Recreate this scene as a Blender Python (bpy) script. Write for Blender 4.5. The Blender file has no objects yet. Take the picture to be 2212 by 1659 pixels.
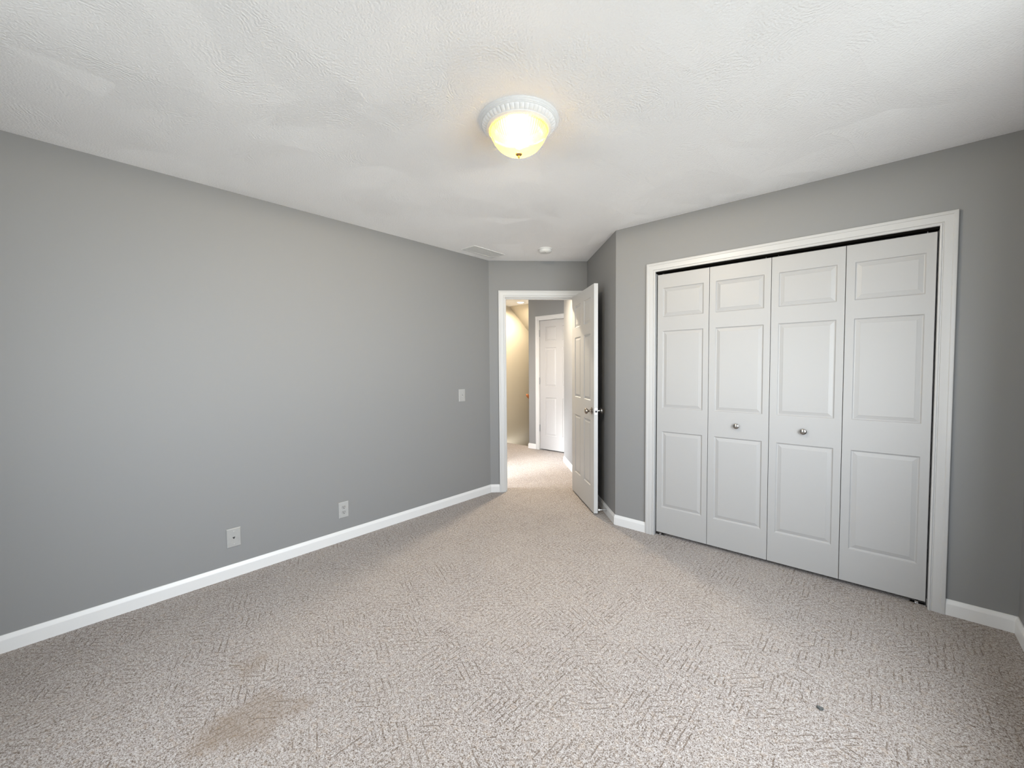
import bpy, bmesh, math, random
from mathutils import Vector, Matrix

random.seed(7)
PI = math.pi
S2 = math.sqrt(0.5)
scene = bpy.context.scene
COL = scene.collection

# ------------------------------------------------------------------ room dimensions (metres)
H = 2.44            # ceiling height
XR = 3.60           # right wall
YB = -0.60          # back wall
YC = 3.1257         # closet wall
DM = 2.1813         # doorway wall:  (-x + y) / sqrt2 = DM
SA = 3.2213         # return wall:   ( x + y) / sqrt2 = SA
T = 0.12            # wall thickness

# ------------------------------------------------------------------ camera
cam_data = bpy.data.cameras.new('camera')
cam = bpy.data.objects.new('camera', cam_data)
COL.objects.link(cam)
right = Vector((0.7473944485, 0.6643413880, -0.0072151554))
up = Vector((-0.0212168598, 0.0347209183, 0.9991718084))
fwd = Vector((-0.6640417027, 0.7466223798, -0.0400454596))
M = Matrix((right, up, -fwd)).transposed().to_4x4()
M.translation = Vector((3.0580286, 0.0, 1.3253950))
cam.matrix_world = M
cam_data.sensor_fit = 'HORIZONTAL'
cam_data.sensor_width = 36.0
cam_data.lens = 889.0363 * 36.0 / 2212.0
cam_data.clip_start = 0.02
scene.camera = cam

# ------------------------------------------------------------------ world, daylight, exposure
world = bpy.data.worlds.new('sky')
scene.world = world
world.use_nodes = True
bg = world.node_tree.nodes['Background']
wt = world.node_tree
wco = wt.nodes.new('ShaderNodeTexCoord')
wsep = wt.nodes.new('ShaderNodeSeparateXYZ')
wramp = wt.nodes.new('ShaderNodeValToRGB')
wmap = wt.nodes.new('ShaderNodeMapRange')
wmap.inputs['From Min'].default_value = -1.0
wt.links.new(wco.outputs['Generated'], wsep.inputs[0])
wt.links.new(wsep.outputs['Z'], wmap.inputs['Value'])
wt.links.new(wmap.outputs[0], wramp.inputs['Fac'])
we = wramp.color_ramp.elements
we[0].position, we[0].color = 0.28, (0.17, 0.175, 0.175, 1)      # unseen ground close by, dimmed to spare the ceiling at the windows
we.new(0.43).color = (1.10, 1.10, 1.10, 1)                      # unseen ground further out, brightened to throw light up the ceiling
we[2].position, we[2].color = 0.52, (0.895, 0.935, 1.02, 1)      # bright overcast sky
wt.links.new(wramp.outputs['Color'], bg.inputs['Color'])
bg.inputs['Strength'].default_value = 10.5

def light_object(name, kind, loc, energy, color):
    d = bpy.data.lights.new(name, kind)
    d.energy = energy
    d.color = color
    o = bpy.data.objects.new(name, d)
    o.location = loc
    COL.objects.link(o)
    return o

# bedroom window openings: (wall, from, to, sill, head)
WIN_R = (0.55, 2.20, 0.60, 2.14)       # in the right wall, y range
WIN_B_ADDED = (1.20, 1.95, 0.60, 2.14)       # in the back wall, x range; unseen window added to balance the daylight
HALLWIN = (-1.19, -0.45, 0.0, 2.05)    # tall opening in the hall's outer wall

def portal(name, loc, direction, sx, sy):
    o = light_object(name, 'AREA', loc, 1.0, (1, 1, 1))
    o.data.shape = 'RECTANGLE'
    o.data.size = sx
    o.data.size_y = sy
    o.data.cycles.is_portal = True
    o.rotation_euler = Vector(direction).to_track_quat('-Z', 'Y').to_euler()
    return o
portal('window_daylight', ((WIN_B_ADDED[0] + WIN_B_ADDED[1]) / 2, YB - T * .5, (WIN_B_ADDED[2] + WIN_B_ADDED[3]) / 2), (0, 1, 0), WIN_B_ADDED[1] - WIN_B_ADDED[0], WIN_B_ADDED[3] - WIN_B_ADDED[2])
portal('window_daylight', (XR + T * .5, (WIN_R[0] + WIN_R[1]) / 2, (WIN_R[2] + WIN_R[3]) / 2), (-1, 0, 0), WIN_R[1] - WIN_R[0], WIN_R[3] - WIN_R[2])

# low sun coming down the hall from the tall opening at its near end
sunbeam = light_object('hall_sunlight', 'AREA', ((HALLWIN[0] + HALLWIN[1]) / 2, 2.62, 0.90), 4.0, (0.97, 0.99, 1.0))
sunbeam.data.shape = 'RECTANGLE'
sunbeam.data.size = HALLWIN[1] - HALLWIN[0]
sunbeam.data.size_y = 1.2
sunbeam.data.spread = math.radians(22)
sunbeam.rotation_euler = Vector((0.22, 0.975, -0.42)).to_track_quat('-Z', 'Y').to_euler()


vs = scene.view_settings
vs.view_transform = 'Standard'
vs.look = 'None'
vs.gamma = 1.0
vs.use_curve_mapping = False
vs.exposure = 0.84
scene.cycles.use_denoising = True
scene.cycles.max_bounces = 14
scene.cycles.diffuse_bounces = 10
scene.cycles.transparent_max_bounces = 12
scene.cycles.sample_clamp_indirect = 6.0
scene.cycles.caustics_reflective = False
scene.cycles.caustics_refractive = False

# ------------------------------------------------------------------ material helpers
class NT:
    def __init__(self, name):
        self.m = bpy.data.materials.new(name)
        self.m.use_nodes = True
        self.t = self.m.node_tree
        self.t.nodes.clear()
        self.out = self.t.nodes.new('ShaderNodeOutputMaterial')
    def n(self, kind, **kw):
        nd = self.t.nodes.new(kind)
        for k, v in kw.items():
            if k.startswith('i_'):
                nd.inputs[k[2:]].default_value = v
            else:
                setattr(nd, k, v)
        return nd
    def l(self, a, b):
        self.t.links.new(a, b)
    def val(self, sock, v):
        if hasattr(v, 'is_linked'):
            self.l(v, sock)
        else:
            sock.default_value = v
    def math(self, op, a, b=0.0, c=0.0, clamp=False):
        nd = self.n('ShaderNodeMath', operation=op, use_clamp=clamp)
        for i, v in enumerate((a, b, c)):
            self.val(nd.inputs[i], v)
        return nd.outputs[0]
    def vmath(self, op, a, b=(0, 0, 0)):
        nd = self.n('ShaderNodeVectorMath', operation=op)
        self.val(nd.inputs[0], a)
        self.val(nd.inputs[1], b)
        return nd.outputs['Value' if op == 'DOT_PRODUCT' else 'Vector']
    def scale(self, a, f):
        nd = self.n('ShaderNodeVectorMath', operation='SCALE')
        self.val(nd.inputs[0], a)
        self.val(nd.inputs['Scale'], f)
        return nd.outputs['Vector']
    def mix(self, fac, a, b, blend='MIX'):
        nd = self.n('ShaderNodeMix', data_type='RGBA', blend_type=blend)
        self.val(nd.inputs['Factor'], fac)
        self.val(nd.inputs[6], a)
        self.val(nd.inputs[7], b)
        return nd.outputs[2]
    def noise(self, vec, scale, detail=2.0, rough=0.5, dims='3D'):
        nd = self.n('ShaderNodeTexNoise', noise_dimensions=dims)
        if vec is not None:
            self.l(vec, nd.inputs['Vector'])
        nd.inputs['Scale'].default_value = scale
        nd.inputs['Detail'].default_value = detail
        nd.inputs['Roughness'].default_value = rough
        return nd
    def ramp(self, fac, stops):
        nd = self.n('ShaderNodeValToRGB')
        self.l(fac, nd.inputs['Fac'])
        e = nd.color_ramp.elements
        while len(e) > 1:
            e.remove(e[-1])
        e[0].position, e[0].color = stops[0][0], (*stops[0][1], 1)
        for pos, c in stops[1:]:
            x = e.new(pos)
            x.color = (*c, 1)
        return nd.outputs['Color']
    def smooth(self, v, a, b, lo=0.0, hi=1.0):
        nd = self.n('ShaderNodeMapRange', interpolation_type='SMOOTHSTEP')
        self.val(nd.inputs['Value'], v)
        nd.inputs['From Min'].default_value = a
        nd.inputs['From Max'].default_value = b
        nd.inputs['To Min'].default_value = lo
        nd.inputs['To Max'].default_value = hi
        return nd.outputs['Result']
    def coord(self):
        return self.n('ShaderNodeTexCoord').outputs['Object']
    def principled(self, color, rough=0.5, metallic=0.0, spec=0.5):
        b = self.n('ShaderNodeBsdfPrincipled')
        self.val(b.inputs['Base Color'], color if hasattr(color, 'is_linked') else (*color, 1))
        self.val(b.inputs['Roughness'], rough)
        b.inputs['Metallic'].default_value = metallic
        b.inputs['Specular IOR Level'].default_value = spec
        self.l(b.outputs[0], self.out.inputs['Surface'])
        return b
    def bump(self, bsdf, height, strength, dist):
        nd = self.n('ShaderNodeBump')
        nd.inputs['Strength'].default_value = strength
        nd.inputs['Distance'].default_value = dist
        self.l(height, nd.inputs['Height'])
        self.l(nd.outputs[0], bsdf.inputs['Normal'])

def paint(name, color, rough=0.55, grain=(320.0, 0.12, 0.0006), spec=0.4):
    k = NT(name)
    co = k.coord()
    b = k.principled(color, rough, spec=spec)
    if grain:
        k.bump(b, k.noise(co, grain[0], 2.0).outputs['Fac'], grain[1], grain[2])
    return k.m

def metal(name, color, rough):
    k = NT(name)
    co = k.coord()
    r = k.smooth(k.noise(co, 400.0, 2.0).outputs['Fac'], 0.3, 0.7, rough - 0.05, rough + 0.05)
    k.principled(color, r, metallic=1.0)
    return k.m

def plain(name, color, rough=0.5, spec=0.4):
    k = NT(name)
    co = k.coord()
    f = k.noise(co, 60.0, 2.0).outputs['Fac']
    c = k.mix(f, (*[x * 0.94 for x in color], 1), (*[min(1, x * 1.06) for x in color], 1))
    k.principled(c, rough, spec=spec)
    return k.m

def carpet_material():
    k = NT('patterned_loop_carpet')
    co = k.coord()
    wob = k.noise(co, 55.0, 2.0)
    off = k.scale(k.vmath('SUBTRACT', wob.outputs['Color'], (0.5, 0.5, 0.5)), 0.010)
    p = k.vmath('ADD', co, off)
    vor = k.n('ShaderNodeTexVoronoi', voronoi_dimensions='2D', feature='F1')
    k.l(p, vor.inputs['Vector'])
    vor.inputs['Scale'].default_value = 9.5
    sep = k.n('ShaderNodeSeparateColor')
    k.l(vor.outputs['Color'], sep.inputs[0])
    r, g, bl = sep.outputs[0], sep.outputs[1], sep.outputs[2]
    # three line directions measured on the floor
    stripes = []
    for ang in (90.0, 44.0, -22.0):
        a = math.radians(ang)
        nrm = (-math.sin(a), math.cos(a), 0)
        d = k.vmath('DOT_PRODUCT', p, nrm)
        ph = k.math('ADD', k.math('MULTIPLY', d, 1 / 0.026), k.math('MULTIPLY', g, 3.0))
        tri = k.math('PINGPONG', ph, 0.5)             # 0..0.5
        stripes.append(k.smooth(tri, 0.135, 0.03))
    s01 = k.mix(k.math('GREATER_THAN', r, 0.45), stripes[0], stripes[1])
    s012 = k.mix(k.math('GREATER_THAN', r, 0.80), s01, stripes[2])
    groove = k.math('MULTIPLY', s012, k.smooth(bl, 0.10, 0.65, 0.2, 1.0))
    brk = k.smooth(k.noise(co, 24.0, 2.0).outputs['Fac'], 0.37, 0.60, 0.12, 1.0)
    groove = k.math('MULTIPLY', groove, brk)
    # yarn flecks
    fine = k.noise(p, 215.0, 3.0, 0.62)
    mid = k.noise(p, 80.0, 2.0, 0.5)
    big = k.noise(co, 2.2, 2.0, 0.5)
    f = k.math('ADD', k.math('MULTIPLY', fine.outputs['Fac'], 0.75), k.math('MULTIPLY', mid.outputs['Fac'], 0.25))
    col = k.ramp(f, [(0.365, (0.064, 0.040, 0.026)), (0.445, (0.202, 0.167, 0.144)), (0.507, (0.333, 0.300, 0.282)), (0.57, (0.419, 0.390, 0.376)), (0.655, (0.505, 0.486, 0.475))])
    tint = k.noise(co, 34.0, 1.0)
    col = k.mix(k.smooth(tint.outputs['Fac'], 0.56, 0.72, 0.0, 0.22), col, (0.42, 0.33, 0.25, 1))
    col = k.mix(k.math('MULTIPLY', groove, 0.74), col, (0.105, 0.068, 0.044, 1))
    col = k.mix(k.smooth(big.outputs['Fac'], 0.35, 0.7, 0.0, 0.10), col, (0.40, 0.35, 0.30, 1))
    # old brown spill near the middle of the room
    for (sx, sy, ra, st) in ((1.315, 0.47, 0.17, 0.42), (1.30, 0.36, 0.12, 0.3), (1.0, 0.55, 0.10, 0.34), (1.36, 0.62, 0.07, 0.3)):
        dd = k.n('ShaderNodeVectorMath', operation='DISTANCE')
        wv = k.noise(co, 9.0, 3.0)
        w2 = k.scale(k.vmath('SUBTRACT', wv.outputs['Color'], (0.5, 0.5, 0.5)), 0.22)
        k.l(k.vmath('ADD', co, w2), dd.inputs[0])
        dd.inputs[1].default_value = (sx, sy, 0)
        col = k.mix(k.smooth(dd.outputs['Value'], ra, ra * 0.4, 0.0, st), col, (0.19, 0.135, 0.09, 1))
    b = k.principled(col, 0.95, spec=0.1)
    b.inputs['Sheen Weight'].default_value = 0.15
    h = k.math('SUBTRACT', f, k.math('MULTIPLY', groove, 0.45))
    k.bump(b, h, 0.8, 0.006)
    return k.m

def ceiling_material():
    k = NT('swirl_textured_ceiling')
    co = k.coord()
    wob = k.noise(co, 2.6, 2.0)
    p = k.vmath('ADD', co, k.scale(k.vmath('SUBTRACT', wob.outputs['Color'], (0.5, 0.5, 0.5)), 0.18))
    heights = []
    for sc, seed in ((2.6, 0.0), (2.1, 7.3)):
        vor = k.n('ShaderNodeTexVoronoi', voronoi_dimensions='2D', feature='F1')
        pp = k.vmath('ADD', p, (seed, seed * 0.6, 0))
        k.l(pp, vor.inputs['Vector'])
        vor.inputs['Scale'].default_value = sc
        tilt = k.vmath('SUBTRACT', vor.outputs['Color'], (0.5, 0.5, 0.5))
        rel = k.vmath('SUBTRACT', pp, vor.outputs['Position'])
        slope = k.vmath('DOT_PRODUCT', k.vmath('MULTIPLY', tilt, (1, 1, 0)), rel)
        d = vor.outputs['Distance']
        rings = k.math('SINE', k.math('ADD', k.math('MULTIPLY', d, 170.0), k.math('MULTIPLY', k.noise(co, 30.0, 3.0).outputs['Fac'], 16.0)))
        fade = k.smooth(k.noise(co, 5.0, 2.0).outputs['Fac'], 0.42, 0.66)
        heights.append(k.math('ADD', k.math('MULTIPLY', slope, 16.0), k.math('MULTIPLY', k.math('MULTIPLY', rings, fade), 0.07)))
    h = k.math('MAXIMUM', heights[0], heights[1])
    st = k.noise(co, 130.0, 3.0).outputs['Fac']
    h = k.math('ADD', h, k.math('MULTIPLY', st, 0.5))
    b = k.principled((0.91, 0.905, 0.91), 0.75, spec=0.25)
    k.bump(b, h, 1.0, 0.006)
    return k.m

def glass_material():
    k = NT('amber_ribbed_glass')
    co = k.coord()
    tr = k.n('ShaderNodeBsdfTransparent')
    tr.inputs['Color'].default_value = (1.0, 0.95, 0.84, 1)
    tl = k.n('ShaderNodeBsdfTranslucent')
    c = k.mix(k.noise(co, 20.0, 1.0).outputs['Fac'], (0.25, 0.150, 0.0062, 1), (0.28, 0.170, 0.0078, 1))
    k.l(c, tl.inputs['Color'])
    gl = k.n('ShaderNodeBsdfGlossy')
    gl.inputs['Roughness'].default_value = 0.12
    m1 = k.n('ShaderNodeMixShader')
    m1.inputs[0].default_value = 0.50
    k.l(tr.outputs[0], m1.inputs[1])
    k.l(tl.outputs[0], m1.inputs[2])
    m2 = k.n('ShaderNodeMixShader')
    m2.inputs[0].default_value = 0.06
    k.l(m1.outputs[0], m2.inputs[1])
    k.l(gl.outputs[0], m2.inputs[2])
    k.l(m2.outputs[0], k.out.inputs['Surface'])
    return k.m

def emitter(name, color, strength, clear=False):
    k = NT(name)
    e = k.n('ShaderNodeEmission')
    e.inputs['Color'].default_value = (*color, 1)
    e.inputs['Strength'].default_value = strength
    if clear:                                   # glowing clear-glass bulb
        a = k.n('ShaderNodeAddShader')
        k.l(e.outputs[0], a.inputs[0])
        k.l(k.n('ShaderNodeBsdfTransparent').outputs[0], a.inputs[1])
        k.l(a.outputs[0], k.out.inputs['Surface'])
    else:
        k.l(e.outputs[0], k.out.inputs['Surface'])
    return k.m

def wood_material():
    k = NT('orange_stained_oak')
    co = k.coord()
    mp = k.n('ShaderNodeMapping')
    mp.inputs['Scale'].default_value = (30, 3, 30)
    k.l(co, mp.inputs['Vector'])
    g = k.noise(mp.outputs[0], 3.0, 4.0)
    k.principled(k.ramp(g.outputs['Fac'], [(0.3, (0.20, 0.055, 0.014)), (0.7, (0.42, 0.15, 0.04))]), 0.35)
    return k.m

def window_glass():
    k = NT('window_glass')
    tr = k.n('ShaderNodeBsdfTransparent')
    tr.inputs['Color'].default_value = (0.95, 0.97, 0.96, 1)
    gl = k.n('ShaderNodeBsdfGlossy')
    gl.inputs['Roughness'].default_value = 0.02
    m = k.n('ShaderNodeMixShader')
    m.inputs[0].default_value = 0.05
    k.l(tr.outputs[0], m.inputs[1])
    k.l(gl.outputs[0], m.inputs[2])
    k.l(m.outputs[0], k.out.inputs['Surface'])
    return k.m

WALL = paint('grey_wall_paint', (0.226, 0.227, 0.229), 0.6, (260.0, 0.10, 0.0008), 0.3)
BEIGE = paint('lamplit_stairwell_paint', (0.50, 0.455, 0.365), 0.6, (260.0, 0.10, 0.0008), 0.3)  # grey wall paint with the warm lamplight put into its colour
TRIM = paint('white_trim_paint', (0.54, 0.54, 0.54), 0.35, (200.0, 0.05, 0.0004))
TRIM_LIFT = paint('white_trim_paint_lifted', (0.67, 0.67, 0.67), 0.35, (200.0, 0.05, 0.0004))  # same trim white, lightened to lift the light on the baseboards
TRIM_DIM = paint('white_trim_paint_dimmed', (0.455, 0.452, 0.450), 0.35, (200.0, 0.05, 0.0004))  # same trim white, darkened against the strong light on the closet side
DOORP = paint('white_door_paint', (0.49, 0.49, 0.49), 0.42, (500.0, 0.12, 0.0004))  # lit copy of the door white, lightened for the open door
DOORP_DIM = paint('white_door_paint_dimmed', (0.365, 0.361, 0.359), 0.42, (500.0, 0.12, 0.0004))  # same door white, darkened to lower the light on closet and hall doors
CLOSETW = paint('closet_interior_shade', (0.10, 0.07, 0.06), 0.8, None)  # near-black brown: the shade inside the closet is put into the colour
CARPET = carpet_material()
CEIL = ceiling_material()
PLASTIC = plain('white_plastic', (0.37, 0.37, 0.366), 0.35)
PLASTIC2 = plain('off_white_plastic', (0.335, 0.335, 0.328), 0.35)
SLOT = plain('dark_slot', (0.02, 0.02, 0.02), 0.6)
SCREW = plain('painted_screw', (0.42, 0.42, 0.41), 0.4)
NICKEL = metal('satin_nickel', (0.40, 0.38, 0.36), 0.2)
BRONZE = metal('aged_bronze', (0.33, 0.285, 0.25), 0.22)
STEEL = metal('bright_steel', (0.72, 0.73, 0.75), 0.25)
HINGE = metal('dull_hinge_steel', (0.34, 0.34, 0.34), 0.4)
COPPER = metal('warm_brass', (0.62, 0.36, 0.16), 0.35)
FIXW = plain('white_painted_metal', (0.78, 0.785, 0.79), 0.4)
GLASS = glass_material()
PANE = window_glass()
BULB = emitter('glowing_bulb', (1.0, 0.90, 0.70), 9.0, True)
LENS = emitter('glowing_lens', (1.0, 0.88, 0.70), 12.0)
WOOD = wood_material()
RUBBER = plain('white_rubber', (0.7, 0.7, 0.69), 0.6)
LINT = plain('grey_green_fluff', (0.10, 0.107, 0.108), 0.95, 0.05)
LIGHTLESS = plain('lightless_black', (0.005, 0.0045, 0.004), 1.0, 0.0)  # black standing for shade in the track gap and damping the lamp pan
BLACK = plain('dark_track_metal', (0.03, 0.025, 0.022), 0.5)

# ------------------------------------------------------------------ mesh helpers
class MB:
    def __init__(self):
        self.bm = bmesh.new()
    def face(self, pts):
        return self.bm.faces.new([self.bm.verts.new(p) for p in pts])
    def box(self, x0, x1, y0, y1, z0, z1):
        v = [self.bm.verts.new((x, y, z)) for z in (z0, z1) for (x, y) in ((x0, y0), (x1, y0), (x1, y1), (x0, y1))]
        for f in ((0, 3, 2, 1), (4, 5, 6, 7), (0, 1, 5, 4), (1, 2, 6, 5), (2, 3, 7, 6), (3, 0, 4, 7)):
            self.bm.faces.new([v[i] for i in f])
        return self
    def prism(self, pts2, z0, z1):
        """pts2 counter-clockwise in plan."""
        lo = [self.bm.verts.new((x, y, z0)) for x, y in pts2]
        hi = [self.bm.verts.new((x, y, z1)) for x, y in pts2]
        n = len(pts2)
        self.bm.faces.new(list(reversed(lo)))
        self.bm.faces.new(hi)
        for i in range(n):
            j = (i + 1) % n
            self.bm.faces.new([lo[i], lo[j], hi[j], hi[i]])
        return self
    def lathe(self, prof, seg=48, flute=None):
        """profile of (r, z) round the z axis; flute(i, angle, r) may change r."""
        rings = []
        for i, (r, z) in enumerate(prof):
            if r < 1e-6:
                rings.append([self.bm.verts.new((0, 0, z))])
            else:
                ring = []
                for q in range(seg):
                    a = 2 * PI * q / seg
                    rr = flute(i, a, r) if flute else r
                    ring.append(self.bm.verts.new((rr * math.cos(a), rr * math.sin(a), z)))
                rings.append(ring)
        for a, b in zip(rings, rings[1:]):
            if len(a) == 1 and len(b) == 1:
                continue
            for q in range(seg):
                w = (q + 1) % seg
                if len(a) == 1:
                    self.bm.faces.new([a[0], b[q], b[w]])
                elif len(b) == 1:
                    self.bm.faces.new([a[q], b[0], a[w]])
                else:
                    self.bm.faces.new([a[q], b[q], b[w], a[w]])
        return self
    def tube(self, pts, r, seg=16, cap=True):
        pts = [Vector(p) for p in pts]
        rings = []
        for i, p in enumerate(pts):
            d = (pts[min(i + 1, len(pts) - 1)] - pts[max(i - 1, 0)]).normalized()
            ref = Vector((0, 0, 1)) if abs(d.z) < 0.9 else Vector((1, 0, 0))
            a = d.cross(ref).normalized()
            b = d.cross(a).normalized()
            rr = r[i] if isinstance(r, (list, tuple)) else r
            rings.append([self.bm.verts.new(p + a * rr * math.cos(2 * PI * q / seg) + b * rr * math.sin(2 * PI * q / seg)) for q in range(seg)])
        for a, b in zip(rings, rings[1:]):
            for q in range(seg):
                w = (q + 1) % seg
                self.bm.faces.new([a[q], a[w], b[w], b[q]])
        if cap:
            self.bm.faces.new(list(reversed(rings[0])))
            self.bm.faces.new(rings[-1])
        return self
    def xform(self, m):
        self.bm.transform(m)
        return self
    def build(self, name, mat, parent=None, smooth=False, bevel=0.0, seg=2):
        bmesh.ops.recalc_face_normals(self.bm, faces=self.bm.faces)
        me = bpy.data.meshes.new(name)
        self.bm.to_mesh(me)
        self.bm.free()
        me.materials.append(mat)
        o = bpy.data.objects.new(name, me)
        COL.objects.link(o)
        if parent is not None:
            o.parent = parent
        if smooth:
            for p_ in me.polygons:
                p_.use_smooth = True
            try:
                me.set_sharp_from_angle(angle=math.radians(38))
            except Exception:
                pass
        if bevel:
            bv = o.modifiers.new('edge', 'BEVEL')
            bv.width = bevel
            bv.segments = seg
            bv.limit_method = 'ANGLE'
        return o

def tag(o, label, cat, group=None, kind=None):
    o['label'] = label
    o['category'] = cat
    if group:
        o['group'] = group
    if kind:
        o['kind'] = kind
    return o

def empty(name, loc=(0, 0, 0), rz=0.0):
    o = bpy.data.objects.new(name, None)
    o.empty_display_size = 0.1
    o.location = loc
    o.rotation_euler = (0, 0, rz)
    COL.objects.link(o)
    return o

def struct(o, label, cat):
    return tag(o, label, cat, kind='structure')

def am(a, m):
    """plan point from the 45-degree axes: a along the doorway wall, m away from the room."""
    return (S2 * (a - m), S2 * (a + m))

def am_prism(mb, a0, a1, m0, m1, z0, z1):
    return mb.prism([am(a0, m0), am(a1, m0), am(a1, m1), am(a0, m1)], z0, z1)

def sweep(mb, path, prof, side=1.0, closed=False):
    """path: plan points; prof: closed outline of (offset from the wall, z); mitred at corners."""
    n = len(path)
    P = [Vector((x, y)) for x, y in path]
    dirs = [(P[i + 1] - P[i]).normalized() for i in range(n - 1)]
    rings = []
    for i in range(n):
        d0 = dirs[max(i - 1, 0)]
        d1 = dirs[min(i, n - 2)]
        n0 = Vector((-d0.y, d0.x)) * side
        n1 = Vector((-d1.y, d1.x)) * side
        nn = n0 + n1
        nn = nn / max(1e-6, nn.dot(n0))
        rings.append([mb.bm.verts.new((P[i].x + nn.x * o, P[i].y + nn.y * o, z)) for o, z in prof])
    k = len(prof)
    for a, b in zip(rings, rings[1:]):
        for q in range(k):
            w = (q + 1) % k
            mb.bm.faces.new([a[q], a[w], b[w], b[q]])
    mb.bm.faces.new(list(reversed(rings[0])))
    mb.bm.faces.new(rings[-1])
    return mb

CASING = [(0.0, 0.0), (0.0, 0.0085), (0.003, 0.0105), (0.008, 0.0105), (0.0100, 0.0070), (0.0140, 0.0070), (0.0160, 0.0118), (0.022, 0.0125),
          (0.030, 0.0135), (0.042, 0.0140), (0.047, 0.0140), (0.050, 0.0172), (0.061, 0.0178), (0.065, 0.0165), (0.066, 0.0140), (0.066, 0.0)]

def casing(mb, a0, a1, z0, z1):
    """door casing in local coordinates: a along the wall, -y out of the wall, inner opening a0..a1, head z1."""
    path = [(a0, z0, -1, 0), (a0, z1, -1, 1), (a1, z1, 1, 1), (a1, z0, 1, 0)]
    rings = []
    for a, z, sa, sz in path:
        rings.append([mb.bm.verts.new((a + sa * u, -v, z + sz * u)) for u, v in CASING])
    k = len(CASING)
    for p_, q_ in zip(rings, rings[1:]):
        for i in range(k):
            j = (i + 1) % k
            mb.bm.faces.new([p_[i], p_[j], q_[j], q_[i]])
    mb.bm.faces.new(rings[0])
    mb.bm.faces.new(list(reversed(rings[-1])))
    return mb

RINGS = [(0.0, 0.0), (0.0045, 0.0058), (0.0095, 0.0072), (0.0275, 0.0026), (0.0300, 0.0016)]

def door_leaf(w, h, t, cols, rows, both=True):
    """moulded panel door: x 0..w, y 0 (shown face) .. t, z 0..h; cols / rows are the panel spans."""
    mb = MB()
    bm = mb.bm
    xs = sorted({0.0, w, *[c for s in cols for c in s]})
    zs = sorted({0.0, h, *[c for s in rows for c in s]})
    def one(y, sgn):
        vt = {}
        for i, x in enumerate(xs):
            for j, z in enumerate(zs):
                vt[i, j] = bm.verts.new((x, y, z))
        for i in range(len(xs) - 1):
            for j in range(len(zs) - 1):
                cell = [vt[i, j], vt[i + 1, j], vt[i + 1, j + 1], vt[i, j + 1]]
                if (xs[i], xs[i + 1]) in cols and (zs[j], zs[j + 1]) in rows:
                    prev = cell
                    x0, x1, z0, z1 = xs[i], xs[i + 1], zs[j], zs[j + 1]
                    for ins, dep in RINGS[1:]:
                        cur = [bm.verts.new((a, y + sgn * dep, b)) for a, b in ((x0 + ins, z0 + ins), (x1 - ins, z0 + ins), (x1 - ins, z1 - ins), (x0 + ins, z1 - ins))]
                        for q in range(4):
                            e = (q + 1) % 4
                            bm.faces.new([prev[q], prev[e], cur[e], cur[q]])
                        prev = cur
                    bm.faces.new(prev)
                else:
                    bm.faces.new(cell)
        return vt
    A = one(0.0, 1)
    B = one(t, -1) if both else None
    nx, nz = len(xs) - 1, len(zs) - 1
    if B is None:
        B = {}
        for i in range(nx + 1):
            for j in range(nz + 1):
                if i in (0, nx) or j in (0, nz):
                    B[i, j] = bm.verts.new((xs[i], t, zs[j]))
        loop = [B[i, 0] for i in range(nx + 1)] + [B[nx, j] for j in range(1, nz + 1)] + [B[i, nz] for i in range(nx - 1, -1, -1)] + [B[0, j] for j in range(nz - 1, 0, -1)]
        bm.faces.new(loop)
    for i in range(nx):
        for j in (0, nz):
            bm.faces.new([A[i, j], A[i + 1, j], B[i + 1, j], B[i, j]])
    for j in range(nz):
        for i in (0, nx):
            bm.faces.new([A[i, j], A[i, j + 1], B[i, j + 1], B[i, j]])
    return mb

# ------------------------------------------------------------------ room shell
struct(MB().prism([(-T, YB - T), (XR + T, YB - T), (XR + T, 5.33), (-2.12, 5.33), (-2.12, 2.48), (-T, 2.48)], -0.06, 0.0).build('floor', CARPET), 'speckled beige carpet with short grooved dashes across the room and hall', 'carpet')
struct(MB().prism([(-T, YB - T), (XR + T, YB - T), (XR + T, 5.634), (-2.12, 5.634), (-2.12, 2.48), (-T, 2.48)], H, H + 0.06).build('ceiling', CEIL), 'white ceiling with a faint swirled plaster texture', 'ceiling')

struct(MB().box(-T, 0, YB - T, DM / S2, 0, H).build('wall_left', WALL), 'long plain grey wall carrying the switch and the two low cover plates', 'wall')

mb = MB()
y0, y1, z0, z1 = WIN_R
mb.box(XR, XR + T, YB - T, y0, 0, H).box(XR, XR + T, y1, YC + T, 0, H).box(XR, XR + T, y0, y1, 0, z0).box(XR, XR + T, y0, y1, z1, H)
struct(mb.build('wall_right', WALL), 'grey wall just showing at the closet end, in the corner past the closet trim', 'wall')
mb = MB()
x0, x1, z0, z1 = WIN_B_ADDED
mb.box(-T, x0, YB - T, YB, 0, H).box(x1, XR + T, YB - T, YB, 0, H).box(x0, x1, YB - T, YB, 0, z0).box(x0, x1, YB - T, YB, z1, H)
struct(mb.build('wall_back', WALL), 'grey wall with the added window, opposite the closet, out of the picture', 'wall')

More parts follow.
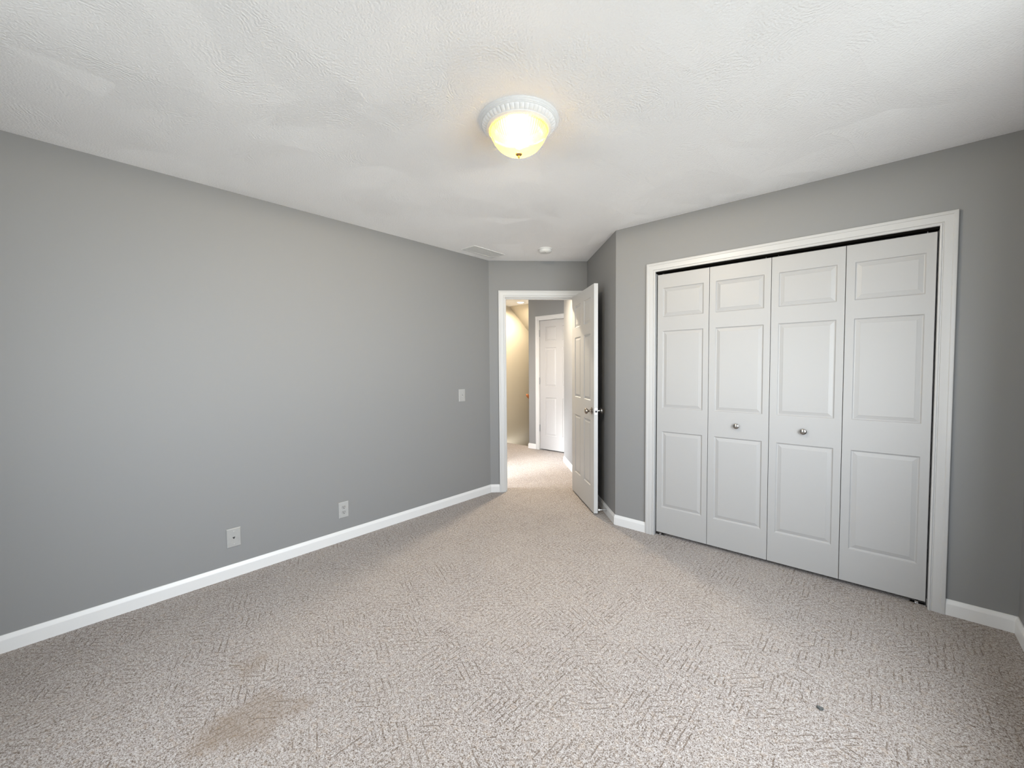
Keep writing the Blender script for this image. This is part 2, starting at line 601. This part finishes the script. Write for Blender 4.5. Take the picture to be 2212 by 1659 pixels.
CO0, CO1, COZ = 1.764, 3.285, 2.050          # closet opening
mb = MB()
mb.box(1.43, CO0 - 0.018, YC, YC + T, 0, H).box(CO1 + 0.018, XR + T, YC, YC + T, 0, H).box(CO0 - 0.018, CO1 + 0.018, YC, YC + T, COZ + 0.018, H)
struct(mb.build('wall_closet', WALL), 'grey wall around the white folding closet doors', 'wall')
BO0, BO1, BOZ = 2.350, 3.100, 2.058          # bedroom door opening along the doorway wall
mb = MB()
am_prism(mb, 2.12, BO0 - 0.018, DM, DM + T, 0, H)
am_prism(mb, BO1 + 0.018, SA + 0.02, DM, DM + T, 0, H)
am_prism(mb, BO0 - 0.018, BO1 + 0.018, DM, DM + T, BOZ + 0.018, H)
struct(mb.build('wall_doorway', WALL), 'short grey wall that holds the open doorway', 'wall')
mb = MB()
am_prism(mb, SA, SA + 0.10, (YC - S2 * 0) * 0 + 1.199, 3.518, 0, H)
struct(mb.build('wall_return', WALL), 'narrow grey wall behind the open door, running on into the hall', 'wall')
# closet interior
mb = MB()
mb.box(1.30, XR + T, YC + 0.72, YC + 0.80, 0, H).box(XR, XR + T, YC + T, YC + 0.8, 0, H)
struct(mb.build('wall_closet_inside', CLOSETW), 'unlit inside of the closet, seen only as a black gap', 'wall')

# hall
HX0, HX1 = -0.985, -0.235                     # hall closet door opening
mb = MB()
mb.box(-1.206, HX0 - 0.018, 5.21, 5.33, 0, H).box(HX1 + 0.018, 0.1, 5.21, 5.33, 0, H).box(HX0 - 0.018, HX1 + 0.018, 5.21, 5.33, 2.083, H).box(HX0 - 0.1, HX1 + 0.1, 5.33, 5.36, 0, H)
mb.box(-1.206, -1.10, 5.33, 8.7, -2.3, H)
struct(mb.build('wall_hall_far', WALL), 'grey hall wall with the closed white door, seen through the doorway', 'wall')
struct(MB().box(-0.16, -0.02, 4.83, 5.25, 0, H).build('wall_hall_side', WALL), 'hidden grey hall wall joining the far hall wall', 'wall')
struct(MB().box(-2.12, -2.0, 2.48, 8.7, -2.3, H).build('wall_stair', BEIGE), 'warm beige stairwell wall glimpsed through the doorway', 'wall')
mb = MB()
mb.box(-2.12, HALLWIN[0], 2.48, 2.6, 0, H).box(HALLWIN[1], -T, 2.48, 2.6, 0, H).box(HALLWIN[0], HALLWIN[1], 2.48, 2.6, HALLWIN[3], H)
struct(mb.build('wall_hall_near', WALL), 'grey hall wall with the tall sunlit opening, out of the picture', 'wall')
mb = MB()
dy = 8.7 - 5.63
dz = dy * math.tan(math.radians(37.6))
mb.bm.faces.new([mb.bm.verts.new(v) for v in ((-2.05, 5.63, H), (-1.15, 5.63, H), (-1.15, 8.7, H - dz), (-2.05, 8.7, H - dz))])
mb.bm.faces.new([mb.bm.verts.new(v) for v in ((-2.05, 5.63, H + .06), (-1.15, 5.63, H + .06), (-1.15, 8.7, H - dz + .06), (-2.05, 8.7, H - dz + .06))])
mb.box(-2.05, -1.15, 8.6, 8.7, -2.3, 0.4)
struct(mb.build('ceiling_stair', BEIGE), 'beige sloped ceiling falling away over the stairs', 'ceiling')
mb = MB()
for i in range(10):
    mb.box(-2.0, -1.206, 5.33 + 0.254 * i, 5.33 + 0.254 * (i + 1), -2.3, -0.19 * (i + 1))
mb.box(-2.0, -1.206, 7.87, 8.6, -2.3, -2.09)
tag(mb.build('stair_flight', CARPET, bevel=0.012), 'carpeted stair flight going down beyond the hall floor edge', 'stairs', kind='structure')

# ------------------------------------------------------------------ baseboards
BH = 0.083
BASE = [(0.0, 0.0), (0.0125, 0.0), (0.0125, 0.060), (0.0115, 0.064), (0.0060, 0.078), (0.0045, BH), (0.0, BH)]
def base(name, path, side, label):
    return struct(sweep(MB(), path, BASE, side).build(name, TRIM_LIFT), label, 'baseboard')
base('baseboard_left', [(0, YB), (0, DM / S2), am(2.278, DM)], -1, 'white baseboard along the long grey wall as far as the door trim')
base('baseboard_closet', [am(SA, DM), am(SA, 1.199), (1.698, YC)], -1, 'short white baseboard rounding the corner between the open door and the closet')
base('baseboard_right', [(3.351, YC), (XR, YC), (XR, YB)], -1, 'white baseboard in the corner beside the far end of the closet')
base('baseboard_back', [(XR, YB), (0, YB)], -1, 'white baseboard on the wall opposite the closet, out of the picture')
base('baseboard_hall', [am(SA, 3.518), am(SA, DM + T + 0.002)], -1, 'white baseboard in the hall just past the door frame')
mb = sweep(MB(), [(-1.206, 5.33), (-1.206, 5.21), (-1.078 + 0.027, 5.21)], BASE, -1)
struct(mb.build('baseboard_hall_far', TRIM_LIFT), 'white baseboard stub wrapping the hall corner by the closed door', 'baseboard')

# ------------------------------------------------------------------ door trims
DW = Matrix.Translation((*am(0, DM), 0)) @ Matrix.Rotation(PI / 4, 4, 'Z')
def in_wall(mb, m4):
    return mb.xform(m4)

def jamb(mb, a0, a1, z1, depth, stop=None):
    mb.box(a0 - 0.018, a0, 0.0, depth, 0, z1 + 0.018)
    mb.box(a1, a1 + 0.018, 0.0, depth, 0, z1 + 0.018)
    mb.box(a0, a1, 0.0, depth, z1, z1 + 0.018)
    if stop:
        s0, s1 = stop
        mb.box(a0, a0 + 0.011, s0, s1, 0, z1)
        mb.box(a1 - 0.011, a1, s0, s1, 0, z1)
        mb.box(a0 + 0.011, a1 - 0.011, s0, s1, z1 - 0.011, z1)
    return mb

t1 = empty('trim_1', (*am(0, DM), 0), PI / 4)
struct(t1, 'white trim around the open doorway', 'door trim')
casing(MB(), BO0 - 0.006, BO1 + 0.006, 0, BOZ + 0.006).build('casing', TRIM, t1, smooth=True)
cs = casing(MB(), BO0 - 0.006, BO1 + 0.006, 0, BOZ + 0.006)
cs.xform(Matrix.Diagonal((1, -1, 1, 1))).xform(Matrix.Translation((0, T, 0)))
cs.build('hall_casing', TRIM, t1, smooth=True)
jamb(MB(), BO0, BO1, BOZ, T, (0.038, 0.075)).build('jamb', TRIM, t1)
sp = MB().box(BO0 - 0.001, BO0 + 0.0015, 0.004, 0.034, 0.905, 0.965).build('strike_plate', STEEL, t1)

t2 = empty('trim_2', (0, YC, 0))
struct(t2, 'wide white moulded trim around the folding closet doors', 'closet trim')
casing(MB(), CO0, CO1, 0, COZ).build('casing', TRIM_DIM, t2, smooth=True)
jamb(MB(), CO0, CO1, COZ, T).build('jamb', TRIM_DIM, t2)
MB().box(CO0, CO1, 0.008, 0.052, COZ - 0.012, COZ).build('track', LIGHTLESS, t2)  # blackened and set forward so the gap above the doors reads as shade
for x in (CO0 + 0.012, CO1 - 0.012):
    sx = 1 if x < 2.5 else -1
    g = MB().box(min(x - sx * .012, x + sx * .055), max(x - sx * .012, x + sx * .055), 0.022, 0.050, 0.0, 0.006)
    g.box(min(x - sx * .012, x - sx * .009), max(x - sx * .012, x - sx * .009), 0.022, 0.050, 0.0, 0.045)
    g.box(x + sx * .022, x + sx * .036, 0.024, 0.040, 0.006, 0.018)
    g.build('pivot_bracket', STEEL, t2)

t3 = empty('trim_3', (0, 5.21, 0))
struct(t3, 'white trim around the closed hall door', 'door trim')
casing(MB(), HX0 - 0.004, HX1 + 0.004, 0, 2.07).build('casing', TRIM, t3, smooth=True)
jamb(MB(), HX0, HX1, 2.066, T, (0.045, 0.08)).build('jamb', TRIM, t3)

# ------------------------------------------------------------------ doors
COLS6 = [(0.112, 0.318), (0.432, 0.640)]
ROWS6 = [(0.223, 0.826), (1.006, 1.611), (1.713, 1.939)]

def knob_profile(k):
    return [(0.0, 0.0), (0.031, 0.0), (0.032, 0.003), (0.027, 0.007), (0.014, 0.010), (0.0105, 0.014), (0.0100, 0.030), (0.0125, 0.036), (0.0205, 0.041), (0.0265, 0.048), (0.0270, 0.055), (0.0230, 0.062), (0.0130, 0.066), (0.0, 0.0668)] if k else []

d1 = empty('door_1', (0.629, 3.694, 0.015), math.radians(-41.785))
struct(d1, 'white six-panel door standing open into the room', 'door')
DW_, DH_, DT_ = 0.745, 2.042, 0.035
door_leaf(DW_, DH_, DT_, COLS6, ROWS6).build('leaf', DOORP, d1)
def door_knob(parent, x, y, z, sgn, mat):
    kb = MB().lathe(knob_profile(1), 40)
    kb.xform(Matrix.Rotation(PI / 2 * sgn, 4, 'X'))
    kb.xform(Matrix.Translation((x, y, z)))
    return kb.build('door_knob', mat, parent, smooth=True)
k1 = door_knob(d1, DW_ - 0.062, 0.0, 0.915, 1, BRONZE)
k2 = door_knob(d1, DW_ - 0.062, DT_, 0.915, -1, NICKEL)
lp = MB().box(DW_ - 0.0005, DW_ + 0.0016, 0.005, 0.030, 0.886, 0.944).build('latch_plate', STEEL, d1, bevel=0.0015)
MB().box(DW_ + 0.001, DW_ + 0.009, 0.010, 0.025, 0.906, 0.924).build('latch_bolt', SLOT, lp)
for z in (0.225, 1.06, 1.79):
    hg = MB()
    hg.tube([(-0.006, DT_ + 0.004, z - 0.045), (-0.006, DT_ + 0.004, z + 0.045)], 0.006, 12)
    hg.box(-0.0015, 0.0, 0.006, DT_, z - 0.045, z + 0.045)
    hg.build('hinge', HINGE, d1)

LEAFH = 2.001
LROWS = [(0.200, 0.796), (0.976, 1.571), (1.678, 1.898)]
def bifold(name, xa, xb, xc, knob_x, pins, label, knob_label):
    r = empty(name, (xa, YC + 0.020, 0.026))
    struct(r, label, 'closet door')
    for x0_, x1_ in ((xa, xb), (xb, xc)):
        w = x1_ - x0_ - 0.0028
        lf = door_leaf(w, LEAFH, 0.032, [(0.041, w - 0.038)], LROWS, both=False)
        lf.xform(Matrix.Translation((x0_ - xa + 0.0014, 0, 0)))
        lf.build('leaf', DOORP_DIM, r, bevel=0.0012)
    kp = [(0.0, 0.0), (0.0085, 0.0), (0.0088, 0.002), (0.0070, 0.008), (0.0075, 0.013), (0.0150, 0.0165), (0.0182, 0.020), (0.0180, 0.023), (0.0140, 0.0265), (0.0070, 0.0285), (0.0, 0.029)]
    kb = MB().lathe(kp, 40).xform(Matrix.Rotation(PI / 2, 4, 'X')).xform(Matrix.Translation((knob_x - xa, 0, 0.884)))
    kb.build('knob', NICKEL, r, smooth=True)
    for px in pins:
        MB().tube([(px - xa, 0.016, LEAFH - 0.002), (px - xa, 0.016, LEAFH + 0.014)], 0.0032, 12).build('pivot_pin', STEEL, r)
    return r
bifold('door_2', 1.772, 2.148, 2.5265, 2.336, (1.809, 2.492), 'white two-leaf folding closet door on the side nearer the doorway', '')
bifold('door_3', 2.5265, 2.904, 3.2795, 2.716, (2.562, 3.242), 'white two-leaf folding closet door on the side away from the doorway', '')

d4 = empty('door_4', (HX0 + 0.004, 5.21 + 0.006, 0.020))
struct(d4, 'closed white six-panel door in the hall beyond the doorway', 'door')
door_leaf(0.742, 2.042, 0.035, COLS6, ROWS6, both=False).build('leaf', DOORP_DIM, d4)
for z in (0.333, 1.088, 1.846):
    hg = MB()
    hg.tube([(-0.004, -0.006, z - 0.055), (-0.004, -0.006, z + 0.055)], 0.0075, 12)
    hg.box(-0.016, 0.004, -0.004, 0.0, z - 0.050, z + 0.050)
    hg.build('hinge', HINGE, d4, smooth=True)

# ------------------------------------------------------------------ windows (behind and beside the camera)
def window(name, m4, w, z0_, z1_, label):
    r = empty(name)
    r.matrix_world = m4
    struct(r, label, 'window')
    f = MB()
    d0, d1_ = 0.03, 0.09
    f.box(0, 0.045, d0, d1_, z0_, z1_).box(w - 0.045, w, d0, d1_, z0_, z1_).box(0.045, w - 0.045, d0, d1_, z0_, z0_ + 0.045).box(0.045, w - 0.045, d0, d1_, z1_ - 0.045, z1_)
    f.box(0.045, w - 0.045, d0 + 0.01, d1_ - 0.01, (z0_ + z1_) / 2 - 0.02, (z0_ + z1_) / 2 + 0.02)
    f.build('sash', TRIM, r)
    MB().box(0.045, w - 0.045, 0.058, 0.062, z0_ + 0.045, z1_ - 0.045).build('pane', PANE, r)
    MB().box(-0.05, w + 0.05, -0.04, 0.03, z0_ - 0.025, z0_).build('sill', TRIM, r)
    cs_ = casing(MB(), 0, w, z0_, z1_)
    cs_.build('casing', TRIM, r, smooth=True)
    return r
window('window_added', Matrix.Translation((WIN_B_ADDED[1], YB, 0)) @ Matrix.Rotation(PI, 4, 'Z'), WIN_B_ADDED[1] - WIN_B_ADDED[0], WIN_B_ADDED[2], WIN_B_ADDED[3], 'added white sash window behind the camera, unseen, to balance the daylight')
window('window_1', Matrix.Translation((XR, WIN_R[1], 0)) @ Matrix.Rotation(-PI / 2, 4, 'Z'), WIN_R[1] - WIN_R[0], WIN_R[2], WIN_R[3], 'wide white sash window in the wall to the side of the camera, out of the picture')

# ------------------------------------------------------------------ ceiling light
LX, LY = 1.816, 1.455
cl = empty('ceiling_light', (LX, LY, H))
tag(cl, 'round flush ceiling light with glowing amber ribbed glass bowl', 'ceiling light')
prof = [(0.0, 0.0), (0.180, 0.0), (0.181, -0.003), (0.179, -0.006), (0.175, -0.0075), (0.175, -0.010), (0.173, -0.0125), (0.169, -0.0135), (0.169, -0.0155), (0.1665, -0.0165)]
MB().lathe(prof + [(0.120, -0.0165), (0.120, -0.004), (0.0, -0.004)], 96).build('canopy', FIXW, cl, smooth=True)
MB().lathe([(0.0, -0.0055), (0.118, -0.0055), (0.118, -0.0170), (0.1280, -0.0280), (0.1280, -0.0446)], 64).build('socket_pan', LIGHTLESS, cl, smooth=True)  # blackened, lip extended, to keep lamp glare from showing through the glass
NF = 48
def flute(i, a, r):
    amt = (0.0, 0.0016, 0.0026, 0.0028, 0.0026, 0.0016, 0.0, 0, 0, 0, 0)[i] if i < 11 else 0
    return r - amt + 2 * amt * abs(math.cos(a * NF / 2)) ** 0.6
band = [(0.1655, -0.0165), (0.1645, -0.018), (0.1625, -0.0215), (0.1585, -0.0265), (0.1530, -0.0310), (0.1490, -0.0335), (0.1470, -0.0345),
        (0.1465, -0.0375), (0.1400, -0.0410), (0.1345, -0.0440), (0.1290, -0.0440), (0.1290, -0.030), (0.140, -0.0165)]
MB().lathe(band, NF * 8, flute).build('fluted_band', FIXW, cl, smooth=True)
NR = 64
def rib(i, a, r):
    return r * (1.0 + 0.014 * math.cos(a * NR) * min(1.0, r / 0.05))
bowl = [(0.1325, -0.0435), (0.1335, -0.0465), (0.1315, -0.0490), (0.1280, -0.0500), (0.1255, -0.056), (0.1215, -0.068), (0.1145, -0.083), (0.1040, -0.099), (0.0905, -0.114), (0.0740, -0.1265), (0.0545, -0.136), (0.0340, -0.1425), (0.0140, -0.1455), (0.010, -0.1458)]
MB().lathe(bowl, NR * 8, rib).build('glass_bowl', GLASS, cl, smooth=True)
fin = MB().lathe([(0.0, -0.1435), (0.0125, -0.1440), (0.0150, -0.1455), (0.0145, -0.1480), (0.0100, -0.1505), (0.0052, -0.1525), (0.0046, -0.1545), (0.0052, -0.1570), (0.0046, -0.1600), (0.0026, -0.1630), (0.0, -0.1640)], 32)
fin.build('finial', COPPER, cl, smooth=True)
bp = [(0.0, -0.018), (0.013, -0.018), (0.013, -0.026), (0.018, -0.034), (0.027, -0.047), (0.030, -0.059), (0.026, -0.073), (0.015, -0.084), (0.0, -0.088)]
for sx in (-1.0, 1.0):
    bx, by = sx * 0.62 * 0.062, -sx * 0.78 * 0.062
    b_ = MB().lathe(bp, 24).xform(Matrix.Translation((bx, by, 0)))
    b_.build('bulb', BULB, cl, smooth=True)
    lamp = light_object('lamp_glow', 'POINT', (LX + bx * 1.12, LY + by * 1.12, H - 0.046), 38.0, (1.0, 0.93, 0.84))
    lamp.data.shadow_soft_size = 0.008

# ------------------------------------------------------------------ recessed hall lights
def downlight(x, y, label, energy):
    r = empty('recessed_light', (x, y, H))
    tag(r, label, 'recessed light')
    MB().lathe([(0.055, 0.0), (0.085, 0.0), (0.086, -0.003), (0.080, -0.006), (0.060, -0.007), (0.055, -0.004)], 48).build('trim_ring', FIXW, r, smooth=True)
    MB().lathe([(0.0, -0.0035), (0.054, -0.0035), (0.0565, -0.002)], 48).build('lens', LENS, r, smooth=True)
    l_ = light_object('hall_lamp_glow', 'SPOT', (x, y, H - 0.012), energy, (1.0, 0.84, 0.62))
    l_.data.spot_size = math.radians(172)
    l_.data.spot_blend = 0.6
    l_.data.shadow_soft_size = 0.05
downlight(-1.55, 5.42, 'glowing recessed light seen at the top of the doorway', 92.0)
downlight(-0.04, 3.83, 'recessed light just outside the doorway, hidden above the door head', 140.0)

# ------------------------------------------------------------------ smoke detector and ceiling register
SDP = plain('smooth_white_plastic', (0.70, 0.70, 0.69), 0.35)
sd = empty('smoke_detector', (0.69, 3.15, H))
tag(sd, 'small white round smoke detector on the ceiling before the doorway', 'smoke detector')
MB().lathe([(0.0, 0.0), (0.066, 0.0), (0.066, -0.007), (0.064, -0.009), (0.0, -0.009)], 48).build('base', SDP, sd, smooth=True)
MB().lathe([(0.0, -0.008), (0.058, -0.008), (0.058, -0.014), (0.060, -0.015), (0.058, -0.026), (0.050, -0.034), (0.030, -0.038), (0.0, -0.039)], 48).build('cover', SDP, sd, smooth=True)
MB().lathe([(0.0, -0.0375), (0.006, -0.0375), (0.006, -0.0405), (0.0, -0.041)], 20).xform(Matrix.Translation((0.016, -0.020, 0.0))).build('test_button', SCREW, sd, smooth=True)

vt = empty('ceiling_vent', (0.197, 2.82, H))
tag(vt, 'flat white louvred vent on the ceiling close to the long grey wall', 'vent')
f = MB()
w_, l_ = 0.092, 0.205
f.box(-w_, w_, -l_, -l_ + 0.022, -0.006, 0).box(-w_, w_, l_ - 0.022, l_, -0.006, 0).box(-w_, -w_ + 0.022, -l_ + 0.022, l_ - 0.022, -0.006, 0).box(w_ - 0.022, w_, -l_ + 0.022, l_ - 0.022, -0.006, 0)
f.build('frame', SDP, vt, bevel=0.002)
g = MB().box(-w_ + 0.02, w_ - 0.02, -l_ + 0.02, l_ - 0.02, -0.0015, 0.0)
for i in range(12):
    x = -w_ + 0.0245 + i * 0.0121
    g.box(x, x + 0.0095, -l_ + 0.022, l_ - 0.022, -0.0045, -0.0015)
g.build('louvres', SDP, vt)

# ------------------------------------------------------------------ wall plates on the long grey wall (local x out of the wall, y along it)
def plate(w, h, d=0.0055):
    b = MB()
    i = 0.004
    v0 = [(0, -w / 2, -h / 2), (0, w / 2, -h / 2), (0, w / 2, h / 2), (0, -w / 2, h / 2)]
    v1 = [(d * .5, y, z) for _, y, z in v0]
    v2 = [(d, y * (1 - 2 * i / w), z * (1 - 2 * i / h)) for _, y, z in v0]
    R_ = [[b.bm.verts.new(v) for v in vv] for vv in (v0, v1, v2)]
    for p_, q_ in zip(R_, R_[1:]):
        for k in range(4):
            e = (k + 1) % 4
            b.bm.faces.new([p_[k], p_[e], q_[e], q_[k]])
    b.bm.faces.new(R_[2])
    b.bm.faces.new(list(reversed(R_[0])))
    return b
def screw(parent, y, z, d=0.0055):
    b = MB().lathe([(0.0035, 0.0), (0.0035, 0.0006), (0.002, 0.0012), (0.0, 0.0013)], 16).xform(Matrix.Rotation(PI / 2, 4, 'Y')).xform(Matrix.Translation((d, y, z)))
    return b.build('screw', SCREW, parent, smooth=True)

sw = empty('light_switch', (0, 2.694, 1.055))
tag(sw, 'white toggle light switch at hand height beside the doorway', 'light switch')
plate(0.080, 0.122).build('plate', PLASTIC, sw)
MB().box(0.0054, 0.0062, -0.0055, 0.0055, -0.0125, 0.0125).build('toggle_slot', SCREW, sw)
MB().box(0, 0.016, -0.0042, 0.0042, -0.0045, 0.0045).xform(Matrix.Rotation(math.radians(-28), 4, 'Y')).xform(Matrix.Translation((0.003, 0, 0.001))).build('toggle', PLASTIC, sw, bevel=0.001)
for z in (-0.030, 0.030):
    screw(sw, 0, z)

ou = empty('power_outlet', (0, 1.473, 0.240))
tag(ou, 'white double power outlet low on the long grey wall', 'outlet')
plate(0.078, 0.122).build('plate', PLASTIC, ou)
for z in (0.0195, -0.0195):
    pts = []
    for q in range(28):
        a = 2 * PI * q / 28
        y_, z_ = 0.0172 * math.cos(a), 0.0172 * math.sin(a)
        pts.append((y_, max(-0.0135, min(0.0135, z_))))
    b = MB()
    lo = [b.bm.verts.new((0.005, y_, z_ + z)) for y_, z_ in pts]
    hi = [b.bm.verts.new((0.0078, y_ * .97, z_ * .97 + z)) for y_, z_ in pts]
    b.bm.faces.new(hi)
    for q in range(28):
        e = (q + 1) % 28
        b.bm.faces.new([lo[q], lo[e], hi[e], hi[q]])
    rc = b.build('receptacle', PLASTIC2, ou)
    MB().box(0.0070, 0.0081, -0.0078, -0.0052, -0.001 + z, 0.0085 + z).box(0.0070, 0.0081, 0.0052, 0.0078, 0.0 + z, 0.0085 + z).build('slot', SLOT, rc)
    MB().lathe([(0.003, 0.0), (0.003, 0.0012), (0.0, 0.0012)], 16).xform(Matrix.Rotation(PI / 2, 4, 'Y')).xform(Matrix.Translation((0.0070, 0, z - 0.0075))).build('ground_hole', SLOT, rc)
screw(ou, 0, 0)

ph = empty('phone_jack', (0, 0.7485, 0.2525))
tag(ph, 'white phone jack plate low on the grey wall, with one dark centre hole', 'phone jack')
plate(0.078, 0.120).build('plate', PLASTIC2, ph)
b = MB()
shape = [(-0.0066, 0.0045), (0.0066, 0.0045), (0.0066, -0.001), (0.0035, -0.001), (0.0035, -0.0045), (0.0018, -0.0075), (-0.0018, -0.0075), (-0.0035, -0.0045), (-0.0035, -0.001), (-0.0066, -0.001)]
lo = [b.bm.verts.new((0.005, y_, z_)) for y_, z_ in shape]
hi = [b.bm.verts.new((0.0062, y_, z_)) for y_, z_ in shape]
b.bm.faces.new(hi)
for q in range(len(shape)):
    e = (q + 1) % len(shape)
    b.bm.faces.new([lo[q], lo[e], hi[e], hi[q]])
b.build('jack', SLOT, ph)
for z in (-0.041, 0.041):
    screw(ph, 0, z)

# ------------------------------------------------------------------ door stop on the return wall's baseboard
px, py = 1.270 - 0.0, 3.269 - 0.0
ds = empty('door_stop', (px, py, 0.049), math.radians(-135))
tag(ds, 'thin metal door stop on the baseboard behind the open door', 'door stop')
MB().lathe([(0.0, 0.0), (0.011, 0.0), (0.011, 0.003), (0.005, 0.005), (0.0, 0.005)], 20).xform(Matrix.Rotation(PI / 2, 4, 'Y')).build('flange', STEEL, ds, smooth=True)
MB().tube([(0.003, 0, 0), (0.062, 0, 0)], 0.0042, 14).build('rod', STEEL, ds, smooth=True)
MB().tube([(0.060, 0, 0), (0.062, 0, 0), (0.074, 0, 0), (0.076, 0, 0)], [0.006, 0.0082, 0.0082, 0.0065], 16).build('tip', RUBBER, ds, smooth=True)

# ------------------------------------------------------------------ stair handrail end and carpet fluff
hr = empty('handrail', (-1.302, 5.300, 0.850))
tag(hr, 'rounded end of an orange wooden handrail poking past the hall corner', 'handrail')
sl = math.tan(math.radians(37.6))
pts, rad = [], []
for i, (t_, r_) in enumerate(((-0.034, 0.006), (-0.030, 0.016), (-0.020, 0.0225), (-0.008, 0.0255), (0.02, 0.026), (0.30, 0.026), (1.4, 0.026), (2.6, 0.026))):
    pts.append((0, t_, -sl * t_))
    rad.append(r_)
MB().tube(pts, rad, 24).build('rail', WOOD, hr, smooth=True)
for y_ in (0.35, 1.9):
    MB().tube([(0.0, y_, -sl * y_ - 0.02), (0.04, y_, -sl * y_ - 0.06), (0.096, y_, -sl * y_ - 0.06)], 0.006, 10).build('bracket', BRONZE, hr, smooth=True)

b = MB()
bmesh.ops.create_icosphere(b.bm, subdivisions=3, radius=1.0)
for v in b.bm.verts:
    k = 1.0 + 0.28 * math.sin(5.1 * v.co.x + 2.0) * math.sin(6.3 * v.co.y) + random.uniform(-0.13, 0.13)
    v.co = Vector((v.co.x * 0.0105 * k, v.co.y * 0.0085 * k, v.co.z * 0.0050 * k + 0.0042))
b.tube([(-0.007, 0.003, 0.004), (-0.011, 0.0045, 0.0045), (-0.0135, 0.003, 0.003)], [0.0022, 0.0014, 0.0006], 8)
lint = b.build('lint_tuft', LINT, smooth=True)
lint.location = (2.919, 1.932, 0.0)
tag(lint, 'tiny dark grey tuft of fluff lying alone on the carpet', 'fluff')
